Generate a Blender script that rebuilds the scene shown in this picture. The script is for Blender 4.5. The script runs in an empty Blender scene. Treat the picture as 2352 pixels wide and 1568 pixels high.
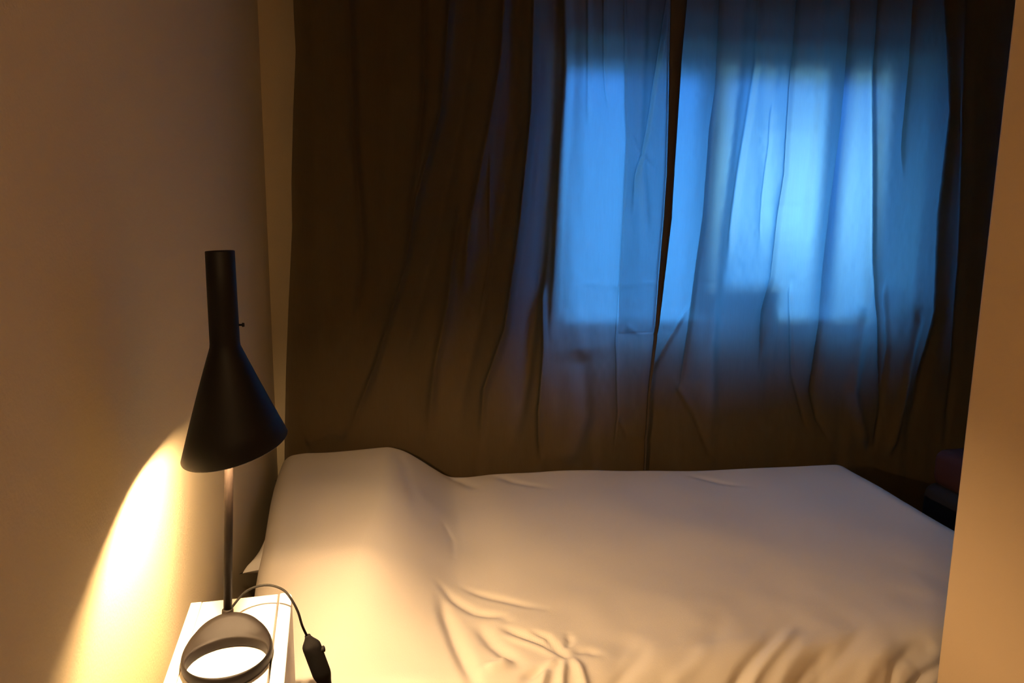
import bpy, bmesh, math
import numpy as np
from mathutils import Vector, Matrix, noise

S = bpy.context.scene
COL = S.collection
PI = math.pi

# ------------------------------------------------------------------ camera
FPX = 1708.0
CAM = Vector((0.33, -2.60, 1.385))
YAW, PITCH, ROLL = (math.radians(a) for a in (10.5, 9.5, 0.6))
fw = Vector((math.sin(YAW) * math.cos(PITCH), math.cos(YAW) * math.cos(PITCH), -math.sin(PITCH)))
r0 = Vector((math.cos(YAW), -math.sin(YAW), 0.0))
u0 = r0.cross(fw)
rt = r0 * math.cos(ROLL) + u0 * math.sin(ROLL)
up = -r0 * math.sin(ROLL) + u0 * math.cos(ROLL)
cd = bpy.data.cameras.new('camera')
cam = bpy.data.objects.new('camera', cd)
COL.objects.link(cam)
cd.sensor_width = 36.0
cd.lens = FPX / 2352.0 * 36.0
cd.clip_start = 0.02
m = Matrix((rt, up, -fw)).transposed().to_4x4()
m.translation = CAM
cam.matrix_world = m
S.camera = cam


def hit(px, py, axis, val):
    """where the sight line through a photo pixel meets the plane axis=val"""
    d = fw + rt * ((px - 1176) / FPX) - up * ((py - 784) / FPX)
    t = (val - CAM[axis]) / d[axis]
    return CAM + d * t


# ------------------------------------------------------------------ world, exposure
S.view_settings.view_transform = 'Standard'
S.view_settings.look = 'None'
S.view_settings.gamma = 1.0
S.view_settings.exposure = 0.0
S.view_settings.use_curve_mapping = False
W = bpy.data.worlds.new('dusk_sky')
S.world = W
W.use_nodes = True
nt = W.node_tree
bg = nt.nodes['Background']
bg.inputs[0].default_value = (0.045, 0.33, 0.95, 1)
bg.inputs[1].default_value = 1.0
_tc = nt.nodes.new('ShaderNodeTexCoord')
_sx = nt.nodes.new('ShaderNodeSeparateXYZ')
_mr = nt.nodes.new('ShaderNodeMapRange')
_mr.inputs['From Min'].default_value = 0.15
_mr.inputs['From Max'].default_value = 0.6
_mc = nt.nodes.new('ShaderNodeMix')
_mc.data_type = 'RGBA'
_mc.clamp_result = False
_mc.inputs[6].default_value = (0.22, 1.4, 5.4, 1)      # low dusk sky
_mc.inputs[7].default_value = (0.90, 4.9, 11.5, 1)      # brighter high sky
nt.links.new(_tc.outputs['Generated'], _sx.inputs[0])
nt.links.new(_sx.outputs['Z'], _mr.inputs['Value'])
nt.links.new(_mr.outputs['Result'], _mc.inputs[0])
nt.links.new(_mc.outputs[2], bg.inputs[0])

PASSAGE_LAMP_W = 11.5
BULB_STRENGTH = 6600.0


def area(name, loc, rot, size, power, col):
    ld = bpy.data.lights.new(name, 'AREA')
    ld.shape = 'DISK'
    ld.size = size
    ld.energy = power
    ld.color = col
    o = bpy.data.objects.new(name, ld)
    o.location = loc
    o.rotation_euler = rot
    COL.objects.link(o)
    return o


area('ceiling_lamp_light', (0.20, -3.05, 2.42), (0, 0, 0), 0.38, PASSAGE_LAMP_W, (1.0, 0.59, 0.25))


# ------------------------------------------------------------------ materials
def mat(name, col, rough=0.6, metal=0.0, spec=0.5, bump=0.0, bscale=200.0, emit=None, es=0.0, var=0.0):
    M = bpy.data.materials.new(name)
    M.use_nodes = True
    t = M.node_tree
    b = t.nodes['Principled BSDF']
    b.inputs['Base Color'].default_value = (*col, 1)
    b.inputs['Roughness'].default_value = rough
    b.inputs['Metallic'].default_value = metal
    b.inputs['Specular IOR Level'].default_value = spec
    tc = t.nodes.new('ShaderNodeTexCoord')
    nz = t.nodes.new('ShaderNodeTexNoise')
    nz.inputs['Scale'].default_value = bscale
    nz.inputs['Detail'].default_value = 3
    t.links.new(tc.outputs['Object'], nz.inputs['Vector'])
    if bump:
        bp = t.nodes.new('ShaderNodeBump')
        bp.inputs['Strength'].default_value = bump
        bp.inputs['Distance'].default_value = 0.002
        t.links.new(nz.outputs['Fac'], bp.inputs['Height'])
        t.links.new(bp.outputs['Normal'], b.inputs['Normal'])
    if var:
        n2 = t.nodes.new('ShaderNodeTexNoise')
        n2.inputs['Scale'].default_value = 3.0
        t.links.new(tc.outputs['Object'], n2.inputs['Vector'])
        mx = t.nodes.new('ShaderNodeMix')
        mx.data_type = 'RGBA'
        mx.inputs[6].default_value = (*[c * (1 - var) for c in col], 1)
        mx.inputs[7].default_value = (*[min(1, c * (1 + var)) for c in col], 1)
        t.links.new(n2.outputs['Fac'], mx.inputs[0])
        t.links.new(mx.outputs[2], b.inputs['Base Color'])
    if emit:
        b.inputs['Emission Color'].default_value = (*emit, 1)
        b.inputs['Emission Strength'].default_value = es
    return M


def cloth(name, dcol, tcol, fac_t, fac_soft, fac_clear):
    """thin woven fabric: reflects, glows through from behind, and lets a little light straight through the weave"""
    M = bpy.data.materials.new(name)
    M.use_nodes = True
    t = M.node_tree
    t.nodes.clear()
    out = t.nodes.new('ShaderNodeOutputMaterial')
    d = t.nodes.new('ShaderNodeBsdfDiffuse')
    d.inputs[0].default_value = (*dcol, 1)
    tr = t.nodes.new('ShaderNodeBsdfTranslucent')
    tp = t.nodes.new('ShaderNodeBsdfTransparent')
    tp.inputs[0].default_value = (0.8, 0.95, 1, 1)
    rf = t.nodes.new('ShaderNodeBsdfRefraction')
    rf.inputs['Color'].default_value = (0.85, 0.95, 1, 1)
    rf.inputs['Roughness'].default_value = 0.86
    rf.inputs['IOR'].default_value = 1.18
    m3 = t.nodes.new('ShaderNodeMixShader')
    m3.inputs[0].default_value = fac_soft
    m1 = t.nodes.new('ShaderNodeMixShader')
    m2 = t.nodes.new('ShaderNodeMixShader')
    m1.inputs[0].default_value = fac_t
    m2.inputs[0].default_value = fac_clear
    tc = t.nodes.new('ShaderNodeTexCoord')
    mp = t.nodes.new('ShaderNodeMapping')
    mp.inputs['Scale'].default_value = (1.0, 1.0, 0.05)
    nz = t.nodes.new('ShaderNodeTexNoise')
    nz.inputs['Scale'].default_value = 260.0
    nz.inputs['Detail'].default_value = 4
    mx = t.nodes.new('ShaderNodeMix')
    mx.data_type = 'RGBA'
    mx.inputs[6].default_value = (*[c * 0.86 for c in tcol], 1)
    mx.inputs[7].default_value = (*[c * 1.14 for c in tcol], 1)
    t.links.new(tc.outputs['Object'], mp.inputs['Vector'])
    t.links.new(mp.outputs[0], nz.inputs['Vector'])
    t.links.new(nz.outputs['Fac'], mx.inputs[0])
    t.links.new(mx.outputs[2], tr.inputs[0])
    bp = t.nodes.new('ShaderNodeBump')
    bp.inputs['Strength'].default_value = 0.25
    bp.inputs['Distance'].default_value = 0.001
    t.links.new(nz.outputs['Fac'], bp.inputs['Height'])
    t.links.new(bp.outputs['Normal'], d.inputs['Normal'])
    t.links.new(d.outputs[0], m1.inputs[1])
    t.links.new(tr.outputs[0], m1.inputs[2])
    t.links.new(m1.outputs[0], m3.inputs[1])
    t.links.new(rf.outputs[0], m3.inputs[2])
    t.links.new(m3.outputs[0], m2.inputs[1])
    t.links.new(tp.outputs[0], m2.inputs[2])
    t.links.new(m2.outputs[0], out.inputs['Surface'])
    return M


WALL = mat('painted_wallpaper', (0.61, 0.52, 0.34), 0.75, bump=0.25, bscale=220, var=0.03)
WALLR = mat('painted_partition', (0.59, 0.445, 0.275), 0.6, bump=0.12, bscale=260, var=0.02)
CEIL = mat('ceiling_paint', (0.75, 0.70, 0.62), 0.8)
FLOOR = mat('floor_boards', (0.16, 0.09, 0.05), 0.45, bump=0.2, bscale=40, var=0.2)
CURT = cloth('taupe_curtain_cloth', (0.088, 0.054, 0.021), (0.58, 0.60, 0.65), 0.25, 0.13, 0.004)
DUV = mat('white_cotton', (0.70, 0.645, 0.575), 0.85, spec=0.2, bump=0.25, bscale=600)
PILW = mat('pillow_cotton', (0.82, 0.78, 0.72), 0.85, spec=0.2, bump=0.2, bscale=600)
MATT = mat('mattress_ticking', (0.6, 0.57, 0.52), 0.9)
WOODB = mat('bed_wood', (0.30, 0.2, 0.12), 0.5, bump=0.2, bscale=60, var=0.15)
BLACK = mat('black_lacquer', (0.0035, 0.003, 0.004), 0.55, spec=0.25)
GREYM = mat('dark_grey_lacquer', (0.0065, 0.0045, 0.0035), 0.6, spec=0.14)
STEMM = mat('brown_black_lacquer', (0.006, 0.004, 0.003), 0.6, spec=0.06)
LINING = mat('white_reflector', (0.85, 0.82, 0.78), 0.5)
RUBBER = mat('black_rubber', (0.010, 0.009, 0.008), 0.7, spec=0.1)
WHITEL = mat('white_laminate', (0.82, 0.79, 0.75), 0.35)
FRAME = mat('white_window_paint', (0.62, 0.62, 0.62), 0.4)
RED = mat('dark_red_cloth', (0.035, 0.006, 0.007), 0.8, bump=0.2)
BLK2 = mat('black_cloth', (0.006, 0.004, 0.005), 0.8, bump=0.2)
BULB = mat('lamp_bulb_glow', (1, 0.9, 0.75), 0.4, emit=(1.0, 0.65, 0.33), es=BULB_STRENGTH)
OPAL = mat('opal_glass_glow', (0.9, 0.85, 0.8), 0.3, emit=(1.0, 0.56, 0.24), es=6.0)
FACADE = mat('pale_render', (0.85, 0.86, 0.86), 0.9, var=0.05)
LITWIN = mat('lit_window_glow', (0.2, 0.2, 0.2), 0.4, emit=(0.42, 0.95, 1.0), es=9.5)
CERAM = mat('glazed_pot', (0.25, 0.12, 0.08), 0.4)
glass = bpy.data.materials.new('window_glass')
glass.use_nodes = True
_t = glass.node_tree
_t.nodes.clear()
_o = _t.nodes.new('ShaderNodeOutputMaterial')
_a = _t.nodes.new('ShaderNodeBsdfTransparent')
_b = _t.nodes.new('ShaderNodeBsdfGlossy')
_b.inputs['Roughness'].default_value = 0.02
_m = _t.nodes.new('ShaderNodeMixShader')
_m.inputs[0].default_value = 0.06
_t.links.new(_a.outputs[0], _m.inputs[1])
_t.links.new(_b.outputs[0], _m.inputs[2])
_t.links.new(_m.outputs[0], _o.inputs['Surface'])


# ------------------------------------------------------------------ helpers
def obj(name, bm, material, parent=None, smooth=False, loc=None):
    me = bpy.data.meshes.new(name)
    bmesh.ops.recalc_face_normals(bm, faces=bm.faces)
    bm.to_mesh(me)
    bm.free()
    me.materials.append(material)
    if smooth:
        for p in me.polygons:
            p.use_smooth = True
    o = bpy.data.objects.new(name, me)
    COL.objects.link(o)
    if parent:
        o.parent = parent
    if loc:
        o.location = loc
    return o


def struct(o):
    o['kind'] = 'structure'
    return o


def tag(o, label, cat, group=None):
    o['label'] = label
    o['category'] = cat
    if group:
        o['group'] = group
    return o


def empty(name, loc, rz=0.0):
    o = bpy.data.objects.new(name, None)
    COL.objects.link(o)
    o.location = loc
    o.rotation_euler = (0, 0, rz)
    return o


def box(bm, x0, x1, y0, y1, z0, z1, bev=0.0, seg=2):
    r = bmesh.ops.create_cube(bm, size=1.0)
    vs = r['verts']
    for v in vs:
        v.co = Vector(((x0 + x1) / 2 + v.co.x * (x1 - x0), (y0 + y1) / 2 + v.co.y * (y1 - y0),
                       (z0 + z1) / 2 + v.co.z * (z1 - z0)))
    if bev:
        es = list({e for v in vs for e in v.link_edges})
        bmesh.ops.bevel(bm, geom=es, offset=bev, segments=seg, affect='EDGES', profile=0.5)


def bxo(name, b, material, parent=None, bev=0.0, seg=2, smooth=False):
    bm = bmesh.new()
    box(bm, *b, bev=bev, seg=seg)
    return obj(name, bm, material, parent, smooth)


def grid_mesh(name, P, material, parent=None):
    """P: (nv, nu, 3) array of points -> one smooth sheet"""
    nv, nu = P.shape[:2]
    idx = np.arange(nv * nu).reshape(nv, nu)
    q = np.stack([idx[:-1, :-1], idx[:-1, 1:], idx[1:, 1:], idx[1:, :-1]], -1).reshape(-1, 4)
    me = bpy.data.meshes.new(name)
    me.vertices.add(nv * nu)
    me.vertices.foreach_set('co', P.reshape(-1).astype(np.float32))
    me.loops.add(len(q) * 4)
    me.loops.foreach_set('vertex_index', q.reshape(-1).astype(np.int32))
    me.polygons.add(len(q))
    me.polygons.foreach_set('loop_start', (np.arange(len(q)) * 4).astype(np.int32))
    me.polygons.foreach_set('loop_total', np.full(len(q), 4, np.int32))
    me.polygons.foreach_set('use_smooth', np.ones(len(q), bool))
    me.update(calc_edges=True)
    me.validate()
    me.materials.append(material)
    o = bpy.data.objects.new(name, me)
    COL.objects.link(o)
    if parent:
        o.parent = parent
    return o


def tube(bm, pts, r, n=12, caps=True):
    pts = [Vector(p) for p in pts]
    rs = r if isinstance(r, (list, tuple)) else [r] * len(pts)
    rings = []
    prev = None
    for i, p in enumerate(pts):
        t = (pts[min(i + 1, len(pts) - 1)] - pts[max(i - 1, 0)]).normalized()
        if prev is None:
            a = t.orthogonal().normalized()
        else:
            a = (prev - t * prev.dot(t)).normalized()
        prev = a
        b = t.cross(a)
        rings.append([bm.verts.new(p + (a * math.cos(2 * PI * k / n) + b * math.sin(2 * PI * k / n)) * rs[i])
                      for k in range(n)])
    for i in range(len(rings) - 1):
        for k in range(n):
            bm.faces.new((rings[i][k], rings[i][(k + 1) % n], rings[i + 1][(k + 1) % n], rings[i + 1][k]))
    if caps:
        bm.faces.new(rings[0])
        bm.faces.new(rings[-1])
    return rings


def catmull(pts, n=8):
    pts = [Vector(p) for p in pts]
    out = []
    P = [pts[0]] + pts + [pts[-1]]
    for i in range(1, len(P) - 2):
        for k in range(n):
            t = k / n
            a, b, c, d = P[i - 1], P[i], P[i + 1], P[i + 2]
            out.append(0.5 * ((2 * b) + (c - a) * t + (2 * a - 5 * b + 4 * c - d) * t * t + (3 * b - a - 3 * c + d) * t ** 3))
    out.append(pts[-1])
    return out


def sm(a, b, x):
    t = np.clip((x - a) / (b - a), 0, 1)
    return t * t * (3 - 2 * t)


def vnoise(X, Y, seed, cell):
    """smooth value noise on arrays"""
    rng = np.random.RandomState(seed)
    G = rng.rand(64, 64) * 2 - 1
    x, y = X / cell + 17.3, Y / cell + 9.1
    i, j = np.floor(x).astype(int), np.floor(y).astype(int)
    fx, fy = x - i, y - j
    fx, fy = fx * fx * (3 - 2 * fx), fy * fy * (3 - 2 * fy)
    g = lambda a, b: G[a % 64, b % 64]
    return (g(i, j) * (1 - fx) + g(i + 1, j) * fx) * (1 - fy) + (g(i, j + 1) * (1 - fx) + g(i + 1, j + 1) * fx) * fy


def seg_dist(X, Y, pts):
    """signed side distance and unsigned distance to a polyline, plus progress 0..1 along it"""
    best = np.full(X.shape, 1e9)
    prog = np.zeros(X.shape)
    side = np.zeros(X.shape)
    L = [math.dist(pts[i], pts[i + 1]) for i in range(len(pts) - 1)]
    T = sum(L)
    acc = 0
    for i in range(len(pts) - 1):
        ax, ay = pts[i]
        bx, by = pts[i + 1]
        dx, dy = bx - ax, by - ay
        t = np.clip(((X - ax) * dx + (Y - ay) * dy) / (L[i] ** 2), 0, 1)
        ex, ey = X - (ax + t * dx), Y - (ay + t * dy)
        d = np.hypot(ex, ey)
        mk = d < best
        best = np.where(mk, d, best)
        prog = np.where(mk, (acc + t * L[i]) / T, prog)
        side = np.where(mk, np.sign(dx * ey - dy * ex), side)
        acc += L[i]
    return best, side, prog


# ------------------------------------------------------------------ room shell
XL = -0.035         # left wall face
YB = 0.13           # back wall face
XR = 3.0
ZC = 2.6
YS = -5.2
WX0, WX1, WZ0, WZ1 = 1.03, 2.52, 0.97, 2.035    # window opening
struct(bxo('floor', (XL - 0.2, XR + 0.2, YS - 0.2, 0.6, -0.1, 0.0), FLOOR))
struct(bxo('ceiling', (XL - 0.2, XR + 0.2, YS - 0.2, 0.6, ZC, ZC + 0.1), CEIL))
struct(bxo('wall_left', (XL - 0.15, XL, YS, 0.53, 0.0, ZC), WALL))
struct(bxo('wall_rear', (XL - 0.15, 1.60, YS - 0.15, YS, 0.0, ZC), WALL))
struct(bxo('wall_far_right', (XR, XR + 0.15, -1.55, 0.53, 0.0, ZC), WALL))
bm = bmesh.new()
box(bm, XL, WX0, YB, 0.48, 0.0, ZC)
box(bm, WX1, XR, YB, 0.48, 0.0, ZC)
box(bm, WX0, WX1, YB, 0.48, 0.0, WZ0)
box(bm, WX0, WX1, YB, 0.48, WZ1, ZC)
struct(obj('wall_back', bm, WALL))
# partition: passage wall on the right, returning behind the foot of the bed
XP = 1.437
YP = -1.40
bm = bmesh.new()
pr = [(XP, YS), (XP + 0.12, YS), (XP + 0.12, YP - 0.10), (XR, YP - 0.10), (XR, YP), (XP, YP)]
lo = [bm.verts.new((x, y, 0)) for x, y in pr]
hi = [bm.verts.new((x, y, ZC)) for x, y in pr]
bm.faces.new(lo)
bm.faces.new(hi)
for i in range(6):
    bm.faces.new((lo[i], lo[(i + 1) % 6], hi[(i + 1) % 6], hi[i]))
bm.edges.ensure_lookup_table()
e = [e for e in bm.edges if {e.verts[0], e.verts[1]} == {lo[5], hi[5]}]
bmesh.ops.bevel(bm, geom=e, offset=0.008, segments=4, affect='EDGES', profile=0.5)
struct(obj('wall_right', bm, WALLR))

# ------------------------------------------------------------------ window
win = empty('window_1', ((WX0 + WX1) / 2, 0.36, WZ0))
struct(win)


def wpart(name, b, material=FRAME, parent=None, bev=0.004):
    par = parent or win
    L = win.location
    bb = (b[0] - L.x, b[1] - L.x, b[2] - L.y, b[3] - L.y, b[4] - L.z, b[5] - L.z)
    return bxo(name, bb, material, par, bev=bev)


YF0, YF1 = 0.33, 0.39
MX0, MX1 = 1.645, 1.76       # the middle posts
PX0, PX1 = 2.205, 2.265       # added slim post that dims the glow between middle and right panes
RZ = 1.955                   # underside of the top rail
BZ = 0.992
bm = bmesh.new()
L = win.location
for b in ((WX0, WX0 + 0.06, WZ0, WZ1), (WX1 - 0.06, WX1, WZ0, WZ1), (MX0, MX1, WZ0, WZ1),
          (WX0 + 0.06, MX0, WZ0, BZ), (MX1, WX1 - 0.06, WZ0, BZ), (WX0 + 0.06, MX0, RZ, WZ1), (MX1, WX1 - 0.06, RZ, WZ1), (PX0, PX1, BZ, RZ)):
    box(bm, b[0] - L.x, b[1] - L.x, YF0 - L.y, YF1 - L.y, b[2] - L.z, b[3] - L.z)
obj('window_frame', bm, FRAME, win)
wpart('window_sill', (WX0, WX1, YB - 0.0, YF0, WZ0 - 0.001, WZ0 + 0.02))
wpart('glass_pane', (WX0 + 0.06, MX0, 0.357, 0.361, BZ, RZ), glass, bev=0)
wpart('glass_pane', (PX1, WX1 - 0.06, 0.357, 0.361, BZ, RZ), glass, bev=0)
wpart('glass_pane', (MX1, PX0, 0.357, 0.361, BZ, RZ), glass, bev=0)
hd = wpart('window_handle', (MX0 + 0.05, MX0 + 0.07, YF0 - 0.035, YF0 - 0.02, 1.40, 1.52))

# things standing on the window sill, seen only as dark shapes through the curtain
b0 = hit(1618, 660, 1, 0.27)
b1 = hit(1770, 660, 1, 0.27)
t = tag(empty('storage_box', ((b0.x + b1.x) / 2, 0.265, WZ0 + 0.021)),
        'dark box shape on the window sill, shadowed through the curtain', 'box')
w = (b1.x - b0.x) / 2
bxo('box_body', (-w, w, -0.055, 0.055, 0, 0.105), BLK2, t, bev=0.004)
bxo('lid', (-w - 0.004, w + 0.004, -0.059, 0.059, 0.105, 0.125), BLK2, t, bev=0.004)
c = hit(2065, 690, 1, 0.2)
t = tag(empty('flower_pot', (min(c.x, WX1 - 0.09), 0.2, WZ0 + 0.021)),
        'small dark pot shape at the right end of the window sill, behind the curtain', 'pot')
bm = bmesh.new()
tube(bm, [(0, 0, 0), (0, 0, 0.09), (0, 0, 0.092), (0, 0, 0.115)], [0.045, 0.062, 0.07, 0.07], 28)
obj('pot', bm, CERAM, t)
bm = bmesh.new()
tube(bm, [(0, 0, 0.1151), (0, 0, 0.123)], [0.06, 0.05], 24)
obj('soil', bm, BLK2, t)

# neighbouring house across the yard, pale wall under the open dusk sky
hb = tag(empty('neighbour_house', (3.6, 7.0, 0)), 'pale house wall across the yard, faintly seen through the curtain', 'house')
zt = hit(1500, 243, 1, 7.0).z
xe = hit(1915, 400, 1, 7.0).x - 3.6
bxo('facade', (-9, xe, 0, 1.5, 0, zt), FACADE, hb)
a0 = hit(1740, 300, 1, 6.97)
a1 = hit(1885, 556, 1, 6.97)
fr = bxo('house_window', (a0.x - 0.1 - 3.6, a1.x + 0.1 - 3.6, -0.04, 0.05, a1.z - 0.1, min(a0.z, zt) + 0.08), FRAME, hb)
pn = bxo('lit_pane', (a0.x - 3.6, a1.x - 3.6, -0.05, -0.041, a1.z, min(a0.z, zt)), LITWIN, fr)
# added lantern, no known source, put in to brighten the neighbouring wall
yl = hit(1800, 500, 1, 6.4)
t = tag(empty('added_lantern', (yl.x, 6.4, yl.z)), 'added lantern put in to brighten the house wall across the yard, behind the curtain', 'lamp')
bm = bmesh.new()
tube(bm, [(0, 0.6, -0.05), (0, 0.25, -0.05), (0, 0.0, -0.14)], 0.02, 10)
obj('arm', bm, BLK2, t)
bm = bmesh.new()
tube(bm, [(0, 0, 0.20), (0, 0, 0.17), (0, 0, 0.16)], [0.04, 0.28, 0.28], 20)
obj('cap', bm, BLK2, t)
bm = bmesh.new()
tube(bm, [(0, 0, -0.14), (0, 0, -0.11), (0, 0, 0.10), (0, 0, 0.155)], [0.10, 0.18, 0.24, 0.24], 20)
obj('added_glow_globe', bm, mat('added_lantern_glow', (0.8, 0.9, 1), 0.4, emit=(0.25, 0.66, 1.0), es=26.0), t, smooth=True)
struct(bxo('ground', (-15, 20, 0.6, 30, -0.2, -0.1), mat('yard_ground', (0.12, 0.12, 0.11), 0.9, var=0.2)))


# ------------------------------------------------------------------ curtains
def cp(px, py):
    p = hit(px, py, 1, 0.0)
    return (p.x, p.z)


ZT, ZB = 2.48, 0.04


def folds_to_world(F):
    return [([cp(*q) for q in pts], amp, wd) for pts, amp, wd in F]


# (photo polyline on the curtain, depth in metres: + bulges into the room, - tucks back, half width in metres)
FR = folds_to_world([
    ([(1672, -60), (1665, 0), (1655, 200), (1640, 300), (1625, 500), (1605, 640), (1590, 760), (1560, 920)], -0.030, 0.0075),
    ([(1752, -60), (1740, 150), (1700, 400), (1680, 560), (1668, 640)], -0.018, 0.016),
    ([(1845, -60), (1825, 200), (1815, 400), (1800, 500), (1785, 640), (1760, 720), (1745, 860)], -0.032, 0.008),
    ([(1775, 230), (1770, 330), (1755, 450), (1748, 560)], -0.006, 0.007),
    ([(1970, -60), (1955, 150), (1945, 280), (1920, 480), (1905, 620), (1895, 740), (1870, 900), (1882, 965), (1925, 1045)], -0.030, 0.0085),
    ([(2030, -60), (2015, 150), (2018, 350), (2018, 600), (2025, 700), (2030, 900), (2036, 985)], -0.024, 0.006),
    ([(2115, -60), (2100, 150), (2085, 300), (2078, 420)], -0.018, 0.009),
    ([(2200, -60), (2215, 250), (2180, 500), (2170, 720), (2120, 900), (2080, 1040)], -0.035, 0.03),
    ([(2040, 640), (2047, 800), (2030, 930), (2010, 1040)], -0.014, 0.014),
    ([(2250, -60), (2240, 300), (2225, 600), (2205, 850), (2170, 1060)], -0.025, 0.02),
    ([(1590, 700), (1500, 860), (1485, 1060)], -0.012, 0.010),
    ([(1555, 880), (1600, 960), (1640, 1060)], -0.008, 0.014),
    ([(1820, 640), (1825, 860), (1860, 1000)], -0.008, 0.010),
    ([(1895, -60), (1880, 300), (1850, 600)], 0.010, 0.03),
    ([(1705, -60), (1690, 200), (1660, 500), (1630, 800), (1640, 1040)], 0.018, 0.035),
    ([(1990, 700), (1960, 900), (1990, 1040)], 0.020, 0.03),
    ([(2120, 700), (2080, 900), (2040, 1060)], 0.020, 0.025),
    ([(1565, 650), (1600, 646), (1660, 652)], 0.002, 0.004),
    ([(1520, 760), (1570, 768)], 0.002, 0.004),
])
FL = folds_to_world([
    ([(1545, -60), (1522, 100), (1505, 200), (1490, 300), (1465, 400), (1452, 500)], -0.020, 0.009),
    ([(1437, -60), (1437, 250), (1441, 320), (1432, 500), (1425, 640), (1415, 780), (1418, 950), (1403, 1070)], -0.008, 0.006),
    ([(1392, -60), (1392, 150), (1398, 260)], -0.014, 0.008),
    ([(1355, -60), (1355, 210), (1352, 300)], -0.012, 0.010),
    ([(1300, -60), (1305, 150), (1290, 400), (1275, 700), (1260, 830)], -0.020, 0.024),
    ([(1232, -60), (1225, 250), (1200, 500), (1165, 760), (1115, 900), (1100, 1070)], -0.026, 0.016),
    ([(1165, -60), (1155, 120), (1125, 300), (1085, 500), (1062, 700)], -0.022, 0.018),
    ([(1035, 0), (1015, 250), (960, 450), (930, 620), (860, 850), (820, 950), (798, 1020)], -0.026, 0.013),
    ([(1130, 300), (1125, 600), (1095, 750)], -0.012, 0.010),
    ([(1060, 450), (1030, 700), (1000, 850), (985, 1000)], -0.020, 0.018),
    ([(975, -60), (975, 200), (958, 400), (930, 560)], -0.018, 0.014),
    ([(800, -60), (812, 300), (835, 560), (820, 760)], -0.014, 0.016),
    ([(1250, 640), (1252, 800), (1240, 950), (1243, 1070)], -0.016, 0.014),
    ([(1270, -60), (1262, 300), (1240, 600), (1200, 900), (1170, 1070)], 0.022, 0.030),
    ([(1100, -60), (1060, 250), (1010, 500), (960, 700), (900, 900)], 0.018, 0.028),
    ([(1190, -60), (1180, 300), (1130, 600), (1060, 900), (1040, 1060)], 0.015, 0.03),
    ([(720, -60), (725, 300), (730, 700), (720, 1000)], 0.012, 0.05),
    ([(890, -60), (895, 300), (880, 700), (850, 1000)], 0.012, 0.04),
    ([(1480, -60), (1470, 300), (1490, 600)], 0.008, 0.02),
    ([(1450, 310), (1470, 350), (1500, 385), (1515, 400)], 0.004, 0.004),
    ([(1330, 650), (1420, 656), (1500, 650), (1530, 645)], -0.003, 0.004),
    ([(1435, 745), (1470, 768), (1530, 765)], -0.004, 0.005),
    ([(1420, 960), (1440, 1000), (1500, 1010)], -0.006, 0.01),
    ([(1330, 800), (1340, 950), (1300, 1070)], 0.014, 0.04),
    ([(700, 1015), (760, 990), (800, 1000)], 0.008, 0.02),
])


def curtain_depth(X, Z, F, seed):
    D = np.zeros_like(X)
    for pts, amp, wd in F:
        d, s, pr = seg_dist(X, Z, pts)
        ends = sm(-0.01, 0.12, pr) * (1 - sm(0.85, 1.0, pr)) if abs(amp) < 0.5 else 1
        top = pts[0][1] > 2.05
        if top:
            ends = 1 - sm(0.8, 1.0, pr)
        # a sharp-sided tuck with a wider soft shoulder
        D += (2.3 if seed == 3 and wd >= 0.012 else 1.5) * amp * ends * (0.62 * np.exp(-(d / (0.75 * wd)) ** 2) + 0.38 * np.exp(-(d / (3.2 * wd)) ** 2))
    D += 0.004 * vnoise(X + 0.05 * Z, Z * 0.08, seed, 0.04) + 0.010 * vnoise(X + 0.05 * Z, Z * 0.12, seed + 1, 0.14)
    D += 0.0010 * vnoise(X, Z * 0.7, seed + 2, 0.018)
    return np.clip(D, -0.075, 0.055)


def edge_x(pts, Z):
    """x of a hanging edge at every height"""
    p = sorted([(b, a) for a, b in pts])
    return np.interp(Z, [a for a, _ in p], [b for _, b in p])


LEFT_EDGE = [cp(*q) for q in ((672, -60), (675, 30), (680, 120), (674, 250), (670, 420), (672, 520), (664, 700), (658, 850), (654, 1000), (652, 1200))]
MEET = [cp(*q) for q in ((1582, -60), (1577, 0), (1563, 140), (1555, 260), (1546, 400), (1540, 500), (1529, 600), (1513, 740), (1491, 900), (1480, 1070))]
MEET2 = [cp(*q) for q in ((1543, -60), (1541, 0), (1536, 140), (1534, 260), (1530, 400), (1523, 500), (1515, 600), (1505, 740), (1488, 900), (1478, 1070))]
HEMIN = [cp(*q) for q in ((1437, -60), (1437, 250), (1440, 320), (1432, 500), (1425, 640), (1422, 740), (1410, 900), (1400, 1070))]


def sheet(x0f, x1f, nu, z0, z1, nv, F, seed, off=0.0):
    v = np.linspace(z0, z1, nv)[:, None]
    u = np.linspace(0, 1, nu)[None, :]
    Z = np.repeat(v, nu, 1)
    X = x0f(v) * (1 - u) + x1f(v) * u
    D = curtain_depth(X, Z, F, seed)
    Y = -D + off
    return np.stack([X, Y, Z], -1)


cl = grid_mesh('curtain', sheet(lambda z: edge_x(LEFT_EDGE, z), lambda z: edge_x(MEET2, z), 620, ZB, ZT, 300, FL, 3), CURT)
tag(cl, 'left panel of the dark taupe curtain, from the corner to the slit', 'curtain', 'curtain panels over the window')
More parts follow.
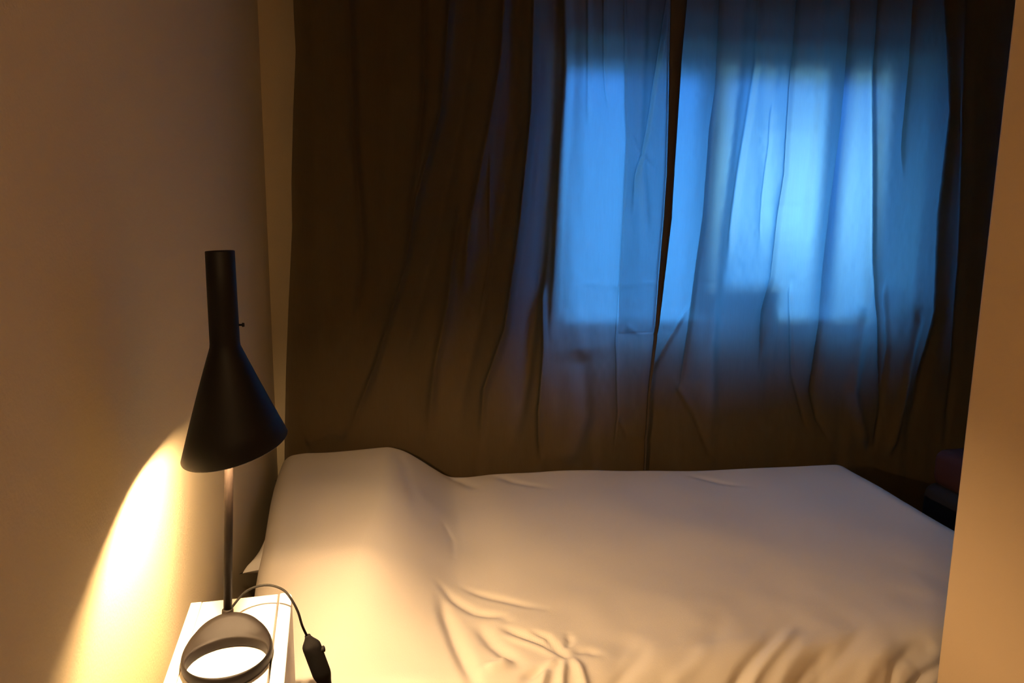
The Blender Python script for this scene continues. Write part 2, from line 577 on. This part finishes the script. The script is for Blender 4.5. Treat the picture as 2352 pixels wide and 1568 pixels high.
# folded side hem of the left panel, a second layer behind it
HEMC = cloth('taupe_hem_cloth', (0.092, 0.058, 0.028), (0.75, 0.77, 0.8), 0.45, 0.30, 0.10)
hem = grid_mesh('side_hem', sheet(lambda z: edge_x(HEMIN, z), lambda z: edge_x(MEET2, z), 60, cp(1480, 762)[1], ZT, 200, FL, 3, 0.006), HEMC, cl)
cr = grid_mesh('curtain', sheet(lambda z: edge_x(MEET2, z) - 0.004, lambda z: z * 0 + 2.92, 620, ZB, ZT, 300, FR, 11, 0.010), CURT)
tag(cr, 'right panel of the dark taupe curtain, between the slit and partition wall', 'curtain', 'curtain panels over the window')
# the rolled front border that hides the slit, thick with several layers of cloth
PH = sheet(lambda z: edge_x(MEET2, z), lambda z: edge_x(MEET, z), 7, ZB, ZT, 200, FL, 3, 0.0)
prof = np.array([0, 0.005, 0.008, 0.009, 0.008, 0.005, 0])[None, :]
back = PH[:, ::-1].copy()
PH[..., 1] = PH[..., 1].mean(1, keepdims=True) - 0.010 - prof
back[..., 1] = back[..., 1].mean(1, keepdims=True) - 0.002
PH = np.concatenate([PH, back, PH[:, :1]], 1)
CURT_THICK = mat('taupe_curtain_border', (0.055, 0.038, 0.025), 0.9, bump=0.2)
grid_mesh('border', PH, CURT_THICK, cl)
# curtain rail under the ceiling
t = tag(empty('curtain_rail', (1.45, 0.0, 2.56)), 'white curtain rail under the ceiling above the taupe curtains', 'curtain rail')
bxo('rail', (-1.45, 1.5, -0.014, 0.014, -0.012, 0.012), WHITEL, t, bev=0.002)
for k in range(5):
    bxo('bracket', (-1.3 + k * 0.66 - 0.015, -1.3 + k * 0.66 + 0.015, -0.02, 0.02, 0.012, 0.04), WHITEL, t)
bm = bmesh.new()
for k in range(30):
    box(bm, -1.35 + k * 0.095 - 0.003, -1.35 + k * 0.095 + 0.003, -0.004, 0.004, -0.07, -0.012)
obj('glider', bm, WHITEL, t)['kind'] = 'stuff'

# ------------------------------------------------------------------ bed
BX1, BY0, BY1 = 2.05, -1.31, -0.09
bed = tag(empty('bed', (1.03, -0.66, 0)), 'single bed pushed against the dark curtain, under the white duvet', 'bed')
bxo('bed_base', (-1.00, 0.98, -0.53, 0.50, 0.14, 0.24), WOODB, bed, bev=0.006)
bxo('mattress', (-1.0, 0.98, -0.53, 0.50, 0.241, 0.42), MATT, bed, bev=0.03, seg=4, smooth=True)
for sx in (-0.95, 0.93):
    for sy in (-0.48, 0.45):
        bxo('leg', (sx - 0.03, sx + 0.03, sy - 0.03, sy + 0.03, 0, 0.14), WOODB, bed, bev=0.004)


RF = 0.13            # radius of the front edge
YFR = BY0 - 0.05     # front side of the duvet


def bp_(px, py, z=0.487):
    """photo pixel -> unfolded (x, arc) coordinates of the duvet cloth"""
    p = hit(px, py, 2, z)
    if p.y > YFR + RF:
        return (p.x, p.y)
    arc = 0.0
    while arc < 0.6:
        th = min(arc / RF, PI / 2)
        y = YFR + RF - RF * math.sin(th)
        zz = z - RF * (1 - math.cos(th)) - max(0.0, arc - RF * PI / 2)
        p = hit(px, py, 1, y)
        if p.z > zz:
            break
        arc += 0.002
    return (p.x, YFR + RF - arc)


WR0 = [
    # creases running from the foot of the pillow
    ([(1000, 1335), (1040, 1365), (1090, 1392), (1150, 1408), (1165, 1420)], -0.009, 0.014),
    ([(1010, 1355), (1020, 1400), (1045, 1460), (1075, 1530), (1100, 1600)], -0.016, 0.015),
    ([(1050, 1330), (1130, 1360), (1210, 1385), (1250, 1392)], -0.006, 0.012),
    ([(1095, 1420), (1130, 1470), (1170, 1505), (1190, 1520)], -0.012, 0.016),
    ([(1140, 1430), (1200, 1450), (1250, 1470), (1292, 1500)], -0.010, 0.010),
    ([(1145, 1445), (1200, 1472), (1250, 1490), (1290, 1508)], 0.006, 0.010),
    ([(1210, 1440), (1255, 1455), (1280, 1480), (1300, 1505)], -0.009, 0.008),
    ([(1170, 1505), (1150, 1525), (1110, 1535)], 0.012, 0.015),
    ([(1295, 1500), (1255, 1530), (1240, 1580), (1240, 1640)], 0.012, 0.011),
    ([(1300, 1505), (1290, 1550), (1285, 1640)], 0.012, 0.009),
    ([(1305, 1500), (1330, 1530), (1345, 1580), (1350, 1640)], 0.011, 0.010),
    ([(1310, 1492), (1350, 1490), (1380, 1500)], -0.006, 0.012),
    ([(1300, 1485), (1310, 1465), (1305, 1450)], -0.007, 0.009),
    ([(1190, 1560), (1240, 1535), (1280, 1520)], -0.010, 0.010),
    # slanting folds along the front edge
    ([(1740, 1505), (1710, 1545), (1680, 1600), (1660, 1660)], -0.014, 0.012),
    ([(1775, 1500), (1740, 1545), (1710, 1600), (1690, 1660)], 0.010, 0.010),
    ([(1585, 1530), (1555, 1560), (1530, 1620)], 0.008, 0.016),
    ([(1620, 1480), (1570, 1530), (1540, 1570)], -0.007, 0.020),
    ([(1860, 1540), (1835, 1580), (1810, 1650)], -0.010, 0.012),
    ([(1935, 1500), (1890, 1545), (1860, 1600), (1840, 1660)], -0.010, 0.016),
    ([(1810, 1530), (1785, 1580), (1770, 1650)], 0.008, 0.012),
    ([(2000, 1530), (1975, 1580), (1960, 1650)], 0.009, 0.016),
    ([(2055, 1530), (2045, 1580), (2040, 1650)], -0.008, 0.010),
    ([(2165, 1525), (2120, 1550), (2085, 1590), (2050, 1660)], -0.011, 0.010),
    ([(2195, 1520), (2150, 1555), (2110, 1600)], 0.009, 0.012),
    ([(2150, 1470), (2110, 1500), (2080, 1530)], -0.006, 0.018),
    ([(1460, 1450), (1430, 1500), (1400, 1560)], -0.005, 0.025),
    ([(1440, 1540), (1410, 1590), (1395, 1650)], -0.009, 0.014),
    # shallow pull lines across the top
    ([(1130, 1085), (1180, 1105), (1260, 1118)], -0.004, 0.020),
    ([(1000, 1085), (1060, 1100), (1100, 1120)], -0.004, 0.022),
    ([(1560, 1070), (1640, 1090), (1700, 1100)], -0.004, 0.020),
    ([(1010, 1200), (1040, 1240), (1040, 1275)], -0.0025, 0.010),
    ([(900, 1080), (930, 1130), (960, 1230)], -0.003, 0.020),
    ([(620, 1060), (700, 1068), (740, 1060)], -0.004, 0.014),
]
WR = []
for pts, amp, wd in WR0:
    if pts[-1][1] > 1560 and pts[0][0] > 1400:      # front edge folds run out softly over the edge
        pts = [(pts[0][0] + 60, pts[0][1] - 70), (pts[0][0] + 22, pts[0][1] - 25)] + pts
        amp *= 0.75
        wd *= 1.15
    WR.append(([bp_(*q) for q in pts], amp, wd))


def duvet_top(X, Y):
    H = 0.487 - 0.010 * sm(0.3, 2.0, X) * sm(-0.9, -0.1, Y)
    # pillow under the duvet at the wall end
    ex = 0.50 + 0.09 * sm(-0.9, -0.1, Y) + 0.02 * np.sin(Y * 7)
    pil = 1 - sm(ex - 0.22, ex + 0.02, X)
    py = sm(-1.22, -0.86, Y)
    head = sm(-0.02, 0.10, X)
    H = H + pil * py * (0.090 + 0.018 * head)
    H = H + 0.006 * vnoise(X, Y, 21, 0.22) + 0.0020 * vnoise(X, Y, 22, 0.07) * (0.3 + sm(-0.8, -1.2, Y))
    H = H - 0.012 * np.exp(-(((X - ex - 0.05) / 0.08) ** 2)) * py
    return H


def wrinkles(X, Y):
    H = np.zeros_like(X)
    for pts, amp, wd in WR:
        d, s, pr = seg_dist(X, Y, pts)
        en = sm(-0.02, 0.35, pr) * (1 - 0.7 * sm(0.7, 1.0, pr))
        H = H + amp * en * np.exp(-(d / wd) ** 2)
    return H


def drape_axis(s, a, b, ra, rb):
    """arc length s -> (position, drop); a,b = vertical side planes, ra, rb = edge radii"""
    pos = s.copy()
    drop = np.zeros_like(s)
    for lo_, r in ((True, ra), (False, rb)):
        d = (a + r - s) if lo_ else (s - (b - r))
        m_ = d > 0
        ang = np.clip(d / r, 0, PI / 2)
        ext = np.clip(d - r * PI / 2, 0, None)
        p = r * np.sin(ang)
        dr = r * (1 - np.cos(ang)) + ext
        pos = np.where(m_, (a + r - p) if lo_ else (b - r + p), pos)
        drop = np.where(m_, dr, drop)
    return pos, drop


nu, nv = 560, 420
su = np.linspace(-0.035, BX1 + 0.02 + 0.40, nu)
sv = np.linspace(BY0 - 0.03 - 0.38, BY1 + 0.03 + 0.14, nv)
U, V = np.meshgrid(su, sv)
PX, DX = drape_axis(U, 0.005, BX1 + 0.02, 0.05, 0.10)
PY, DY = drape_axis(V, BY0 - 0.05, BY1 + 0.03, 0.13, 0.05)
PX = PX + 0.042 * sm(-0.2, -1.0, PY) * (1 - sm(0.0, 0.3, PX))
PY = PY - 0.075 * sm(0.7, 1.9, PX) * sm(-0.7, -0.09, PY)
PX = PX + 0.05 * sm(1.5, 2.1, PX) * sm(-0.8, -0.2, PY)
PZ = duvet_top(PX, PY)
WD = wrinkles(U, V)
TH = np.clip((YFR + RF - V) / RF, 0, PI / 2)
drop = np.sqrt(DX ** 2 + DY ** 2)
fr_ = sm(0.12, 0.40, DY) * (V < -1)
# hanging folds of the front side swing in and out
PYs = PY + fr_ * (0.012 * np.sin(U * 23 + V * 14 + 2 * np.sin(U * 3.1)) + 0.005 * np.sin(U * 51 + V * 25 + 1.0)) * (U > 0.26)
PYs = np.where((U < 0.30), PYs + sm(0.30, 0.20, U) * fr_ * 0.0, PYs)
PYs = PYs - WD * np.sin(TH)
PZ = np.maximum(PZ - drop + WD * np.cos(TH), 0.10 + 0.02 * np.sin(U * 5))
# under the nightstand's back the cloth is tucked against the bed
tuck = (1 - sm(0.21, 0.42, PX)) * (V < -1)
PYs = PYs + tuck * np.clip(-1.282 - PYs, 0, None)
duv = grid_mesh('duvet', np.stack([PX, PYs, PZ], -1), DUV)
md = duv.modifiers.new('thick', 'SOLIDIFY')
md.thickness = 0.004
md.offset = -1
tag(duv, 'white duvet spread over the whole bed, raised over the pillow', 'duvet')

# pillow whose corner peeks out at the wall
pil = empty('pillow', (0.214, -0.415, 0.457))
tag(pil, 'white pillow under the duvet, one corner peeking out by the wall', 'pillow')
a = np.linspace(-1, 1, 50)
A, B = np.meshgrid(a, a)
prof = ((1 - np.abs(A) ** 4.0) * (1 - np.abs(B) ** 4.0)) ** 0.4
cx = A * 0.236 * (1 - 0.16 * (1 - np.abs(B) ** 7))
cy = B * 0.345 * (1 - 0.07 * (1 - np.abs(A) ** 6))
top = np.stack([cx, cy, 0.035 + prof * 0.055], -1)
bot = np.stack([cx, cy, 0.035 - prof * 0.04], -1)[:, ::-1]
P = np.concatenate([top, bot], 1)
pc = grid_mesh('pillowcase', P, PILW, pil)

# ------------------------------------------------------------------ nightstand
NZ = 0.72
ns = tag(empty('nightstand', (0.095, -1.55, 0), math.radians(3.5)),
         'narrow white nightstand between the wall and bed, carrying the lamp', 'nightstand')
x0, x1, y0, y1 = -0.076, 0.093, -0.20, 0.232
RC = 0.02


def panel(name, b, parent=ns, rc=None, bev=0.0015):
    """upright panel; rc rounds its rear right upright corner"""
    bm = bmesh.new()
    box(bm, *b)
    if rc:
        es = [e for e in bm.edges if abs(e.verts[0].co.z - e.verts[1].co.z) > 0.01 or False]
        es = [e for e in es if e.verts[0].co.x > b[1] - 1e-4 and e.verts[0].co.y > b[3] - 1e-4]
        bmesh.ops.bevel(bm, geom=es, offset=rc, segments=6, affect='EDGES', profile=0.5)
    bmesh.ops.bevel(bm, geom=[e for e in bm.edges if e.calc_face_angle(0) > 0.7], offset=bev, segments=2, affect='EDGES', profile=0.5)
    return obj(name, bm, WHITEL, parent)


panel('side_panel', (x1 - 0.021, x1, y0, y1 - 0.0, 0.0, NZ), rc=0.015)
panel('side_panel', (x0, x0 + 0.018, y0, y1, 0.0, NZ))
panel('top', (x0 + 0.0185, x1 - 0.0245, y0, y1, NZ - 0.022, NZ - 0.001))
panel('back_panel', (x0 + 0.0185, x1 - 0.0215, y1 - 0.012, y1 - 0.002, 0.02, NZ - 0.0225))
panel('shelf', (x0 + 0.0185, x1 - 0.0215, y0 + 0.01, y1 - 0.0125, 0.30, 0.318))
panel('shelf', (x0 + 0.0185, x1 - 0.0215, y0 + 0.01, y1 - 0.0125, 0.03, 0.048))
dr = panel('drawer', (x0 + 0.020, x1 - 0.023, y0, y1 - 0.014, 0.55, NZ - 0.025))
bm = bmesh.new()
tube(bm, [(-0.006, y0 + 0.001, 0.62), (-0.006, y0 - 0.012, 0.62), (-0.006, y0 - 0.014, 0.62), (-0.006, y0 - 0.022, 0.62)], [0.006, 0.006, 0.013, 0.011], 18)
obj('knob', bm, GREYM, dr)

# ------------------------------------------------------------------ lamp
LR = Vector((0.099, -1.505, NZ))
LROT = math.radians(8.0)
lamp = tag(empty('table_lamp', LR, LROT),
           'black table lamp with conical shade and ring base, lit on the white nightstand', 'lamp')
Minv = Matrix.Translation(LR) @ Matrix.Rotation(LROT, 4, 'Z')
Minv.invert()


def LL(p):
    return Minv @ Vector(p)


# base: flat egg-shaped foot with a round hole in front and a solid rear that swells up to the stem
bm = bmesh.new()
n = 96
HC = Vector((0.0, -0.022))
HR = 0.0535
rows = []


def outer(a, k=1.0):
    b = 0.094 if math.sin(a) > 0 else 0.082
    return Vector((0.0655 * k * math.cos(a), b * k * math.sin(a)))


def topz(x, y):
    return 0.0165 + 0.027 * float(sm(0.028, 0.088, np.array(y))) 


for a in [2 * PI * k / n for k in range(n)]:
    o = outer(a)
    h = HC + Vector((math.cos(a) * 0.057, math.sin(a) * 0.0525))
    col = []
    # bottom outer, up the rounded outside, across the top, down the hole
    zt_o = 0.014 + 0.010 * max(0, math.sin(a))
    col.append((o.x * 0.985, o.y * 0.985, 0.0))
    col.append((o.x, o.y, 0.003))
    col.append((o.x, o.y, zt_o * 0.55))
    for f in (0.06, 0.16, 0.32, 0.5, 0.7, 0.86, 0.96):
        p = o.lerp(h, f)
        hump = math.sin(min(1, f / 0.55) * PI / 2)
        z = zt_o * 0.7 + (topz(p.x, p.y) - zt_o * 0.7) * hump
        if f > 0.9:
            z -= 0.0012
        col.append((p.x, p.y, z))
    zz = topz(h.x, h.y)
    col.append((h.x, h.y, zz - 0.003))
    col.append((h.x, h.y, 0.001))
    col.append((h.x, h.y, 0.0))
    rows.append([bm.verts.new(c_) for c_ in col])
for i in range(n):
    r1, r2 = rows[i], rows[(i + 1) % n]
    for k in range(len(r1)):
        kk = (k + 1) % len(r1)
        bm.faces.new((r1[k], r2[k], r2[kk], r1[kk]))
obj('lamp_base', bm, GREYM, lamp, smooth=True)

# stem
YPOLE = -1.425
pb = hit(523, 1395, 1, YPOLE)
pt = hit(526, 1070, 1, YPOLE)
dirp = (pt - pb).normalized()
p0 = pb + dirp * ((NZ + 0.020 - pb.z) / dirp.z)
p1 = pb + dirp * ((1.165 - pb.z) / dirp.z)
bm = bmesh.new()
tube(bm, [LL(p0), LL(p1)], 0.0066, 24)
obj('stem', bm, STEMM, lamp, smooth=True)
bm = bmesh.new()
tube(bm, [LL(p0), LL(p0 + dirp * 0.016), LL(p0 + dirp * 0.018)], [0.0095, 0.0088, 0.007], 24)
obj('stem_collar', bm, GREYM, lamp, smooth=True)

# shade
YSH = -1.435
c_top = hit(505, 577, 1, YSH)
c_mid = hit(511, 690, 1, YSH)
c_neck = hit(517, 795, 1, YSH)
c_rim = hit(540, 1023, 1, YSH)


def ring(cn, r, tx, ty, n=72):
    """circle with its right side raised by tx and its rear raised by ty (radians)"""
    ex = Vector((math.cos(tx), 0, math.sin(tx)))
    ey = Vector((0, math.cos(ty), math.sin(ty)))
    return [cn + ex * (r * math.cos(2 * PI * k / n)) + ey * (r * math.sin(2 * PI * k / n)) for k in range(n)]


def loft(bm, rings):
    vr = [[bm.verts.new(LL(p)) for p in r] for r in rings]
    n = len(vr[0])
    for i in range(len(vr) - 1):
        for k in range(n):
            bm.faces.new((vr[i][k], vr[i][(k + 1) % n], vr[i + 1][(k + 1) % n], vr[i + 1][k]))
    return vr


TX, TY = math.radians(11.5), math.radians(7.5)
RT, RN, RR = 0.0208, 0.0222, 0.0800


def shade_rings(th):
    R = [ring(c_top, RT - th, 0.03, 0.0), ring(c_mid, RT + 0.0004 - th, 0.03, 0.0),
         ring(c_neck + Vector((0, 0, 0.006)), RN - 0.0006 - th, 0.04, 0.01), ring(c_neck, RN - th, 0.05, 0.01)]
    for f in (0.08, 0.2, 0.4, 0.6, 0.8, 1.0):
        R.append(ring(c_neck.lerp(c_rim, f), RN + (RR - RN) * f - th, 0.05 + (TX - 0.05) * f, 0.01 + (TY - 0.01) * f))
    return R


bm = bmesh.new()
vr = loft(bm, shade_rings(0.0))
# rolled lip
lip = loft(bm, [ring(c_rim, RR, TX, TY), ring(c_rim + Vector((0, 0, -0.0012)), RR - 0.0006, TX, TY), ring(c_rim + Vector((0, 0, 0.0)), RR - 0.0014, TX, TY)])
# recessed top cap
tc_ = loft(bm, [ring(c_top, RT, 0.03, 0), ring(c_top + Vector((0, 0, 0.0008)), RT - 0.001, 0.03, 0), ring(c_top - Vector((0, 0, 0.004)), RT - 0.0015, 0.03, 0)])
bm.faces.new(tc_[-1])
bmesh.ops.remove_doubles(bm, verts=bm.verts, dist=1e-5)
shade = obj('lamp_shade', bm, BLACK, lamp, smooth=True)
bm = bmesh.new()
loft(bm, shade_rings(0.0015)[2:])
obj('reflector', bm, LINING, shade, smooth=True)['label'] = 'white inside of the shade'
# tilt pin on the neck
k0 = hit(546, 746, 1, YSH)
bm = bmesh.new()
tube(bm, [LL(k0 + Vector((-0.006, 0, 0))), LL(k0 + Vector((0.006, 0, 0))), LL(k0 + Vector((0.0065, 0, 0))), LL(k0 + Vector((0.0095, 0, 0)))],
     [0.0016, 0.0016, 0.0034, 0.003], 14)
obj('tilt_pin', bm, BLACK, lamp, smooth=True)
# socket and bulb
cb = c_neck.lerp(c_rim, 0.86)
stx = (pb + dirp * ((cb.z - pb.z) / dirp.z)).x
cb = Vector((stx + 0.004, YPOLE - 0.031, cb.z))
bm = bmesh.new()
sk = cb + Vector((-0.002, 0.006, 0.060))
tube(bm, [LL(sk), LL(cb + Vector((0, 0, 0.018)))], [0.011, 0.011], 20)
obj('socket', bm, BLACK, lamp, smooth=True)
bm = bmesh.new()
# bracket that joins the socket to the stem
q = p1 - dirp * 0.10
box(bm, -0.007, 0.007, -0.003, 0.003, 0.025, 0.09)
bmesh.ops.transform(bm, matrix=Matrix.Translation(LL(Vector((stx, YPOLE - 0.0015, cb.z)))) @ Matrix.Rotation(math.radians(-8), 4, 'Z'), verts=bm.verts)
obj('bracket', bm, GREYM, lamp)
bm = bmesh.new()
bmesh.ops.create_icosphere(bm, subdivisions=2, radius=0.0122)
for v in bm.verts:
    v.co = LL(cb) + Vector((v.co.x, v.co.y, v.co.z * 1.3 + 0.004))
obj('bulb', bm, BULB, lamp, smooth=True)['label'] = 'glowing warm bulb'

# flex with its in-line switch, running over the nightstand edge
cpts = [hit(528, 1402, 1, -1.415), hit(536, 1390, 1, -1.39), hit(562, 1360, 1, -1.37), hit(592, 1346, 1, -1.36),
        hit(622, 1344, 1, -1.36), hit(650, 1354, 1, -1.37), hit(668, 1374, 1, -1.38), hit(684, 1404, 1, -1.385),
        hit(694, 1436, 1, -1.385), hit(706, 1462, 1, -1.38)]
bm = bmesh.new()
tube(bm, [LL(p) for p in catmull(cpts, 8)], 0.0021, 10)
tail = [hit(752, 1575, 1, -1.38), hit(758, 1640, 1, -1.38)]
tail += [Vector((tail[-1].x + 0.005, -1.38, 0.35)), Vector((tail[-1].x - 0.01, -1.385, 0.10)), Vector((tail[-1].x - 0.01, -1.42, 0.004)), Vector((tail[-1].x + 0.1, -1.60, 0.004))]
tube(bm, [LL(p) for p in catmull(tail, 8)], 0.0021, 10)
cord = obj('cord', bm, RUBBER, lamp, smooth=True)
s0, s1 = hit(706, 1458, 1, -1.38), hit(750, 1576, 1, -1.38)
ax = (s1 - s0)
ls = ax.length
bm = bmesh.new()
N = 26
secs = []
for k in range(N + 1):
    f = k / N
    wv = 0.0048 + 0.0112 * float(sm(0, 0.22, np.array(f))) * (1 - 0.55 * float(sm(0.72, 1.0, np.array(f))))
    secs.append((f, wv, 0.75 * wv))
e1 = ax.normalized()
e2 = Vector((0, -1, 0)).cross(e1).normalized()
e3 = e1.cross(e2)
vr = []
for f, wv, tv in secs:
    cc = s0 + ax * f
    vr.append([bm.verts.new(LL(cc + e2 * (wv * math.cos(2 * PI * j / 20)) + e3 * (tv * math.sin(2 * PI * j / 20)))) for j in range(20)])
for i in range(N):
    for j in range(20):
        bm.faces.new((vr[i][j], vr[i][(j + 1) % 20], vr[i + 1][(j + 1) % 20], vr[i + 1][j]))
bm.faces.new(vr[0])
bm.faces.new(vr[-1])
sw = obj('cord_switch', bm, RUBBER, lamp, smooth=True)
bm = bmesh.new()
kc = s0 + ax * 0.33
sg = 1 if e2.x > 0 else -1
tube(bm, [LL(kc + e2 * sg * 0.010), LL(kc + e2 * sg * 0.0185), LL(kc + e2 * sg * 0.0195)], [0.006, 0.0055, 0.004], 14)
obj('slider', bm, RUBBER, sw, smooth=True)

# ------------------------------------------------------------------ dark bag by the foot of the bed
bc = hit(2200, 1075, 1, -0.42)
t = tag(empty('travel_bag', (bc.x + 0.16, -0.42, 0.0)), 'dark red and black bag in the shadow past the foot of the bed', 'bag')
top_z = hit(2190, 1050, 1, -0.42).z
bxo('bag_body', (-0.19, 0.19, -0.14, 0.14, 0.0, top_z - 0.13), BLK2, t, bev=0.05, seg=5, smooth=True)
bxo('bag_lid', (-0.17, 0.17, -0.12, 0.12, top_z - 0.14, top_z), RED, t, bev=0.04, seg=5, smooth=True)
bm = bmesh.new()
tube(bm, [(0.07 * math.cos(a), 0, top_z - 0.01 + 0.05 * math.sin(a)) for a in np.linspace(0, PI, 16)], 0.009, 10)
obj('handle', bm, BLK2, t, smooth=True)

# ------------------------------------------------------------------ ceiling lamp in the passage behind
t = tag(empty('ceiling_lamp', (0.20, -3.05, ZC)), 'round opal ceiling lamp in the passage', 'lamp')
bm = bmesh.new()
tube(bm, [(0, 0, 0), (0, 0, -0.04)], [0.19, 0.19], 40)
obj('mount', bm, WHITEL, t, smooth=False)
bm = bmesh.new()
tube(bm, [(0, 0, -0.041), (0, 0, -0.08), (0, 0, -0.11), (0, 0, -0.13)], [0.21, 0.21, 0.18, 0.13], 40)
obj('diffuser', bm, OPAL, t, smooth=True)
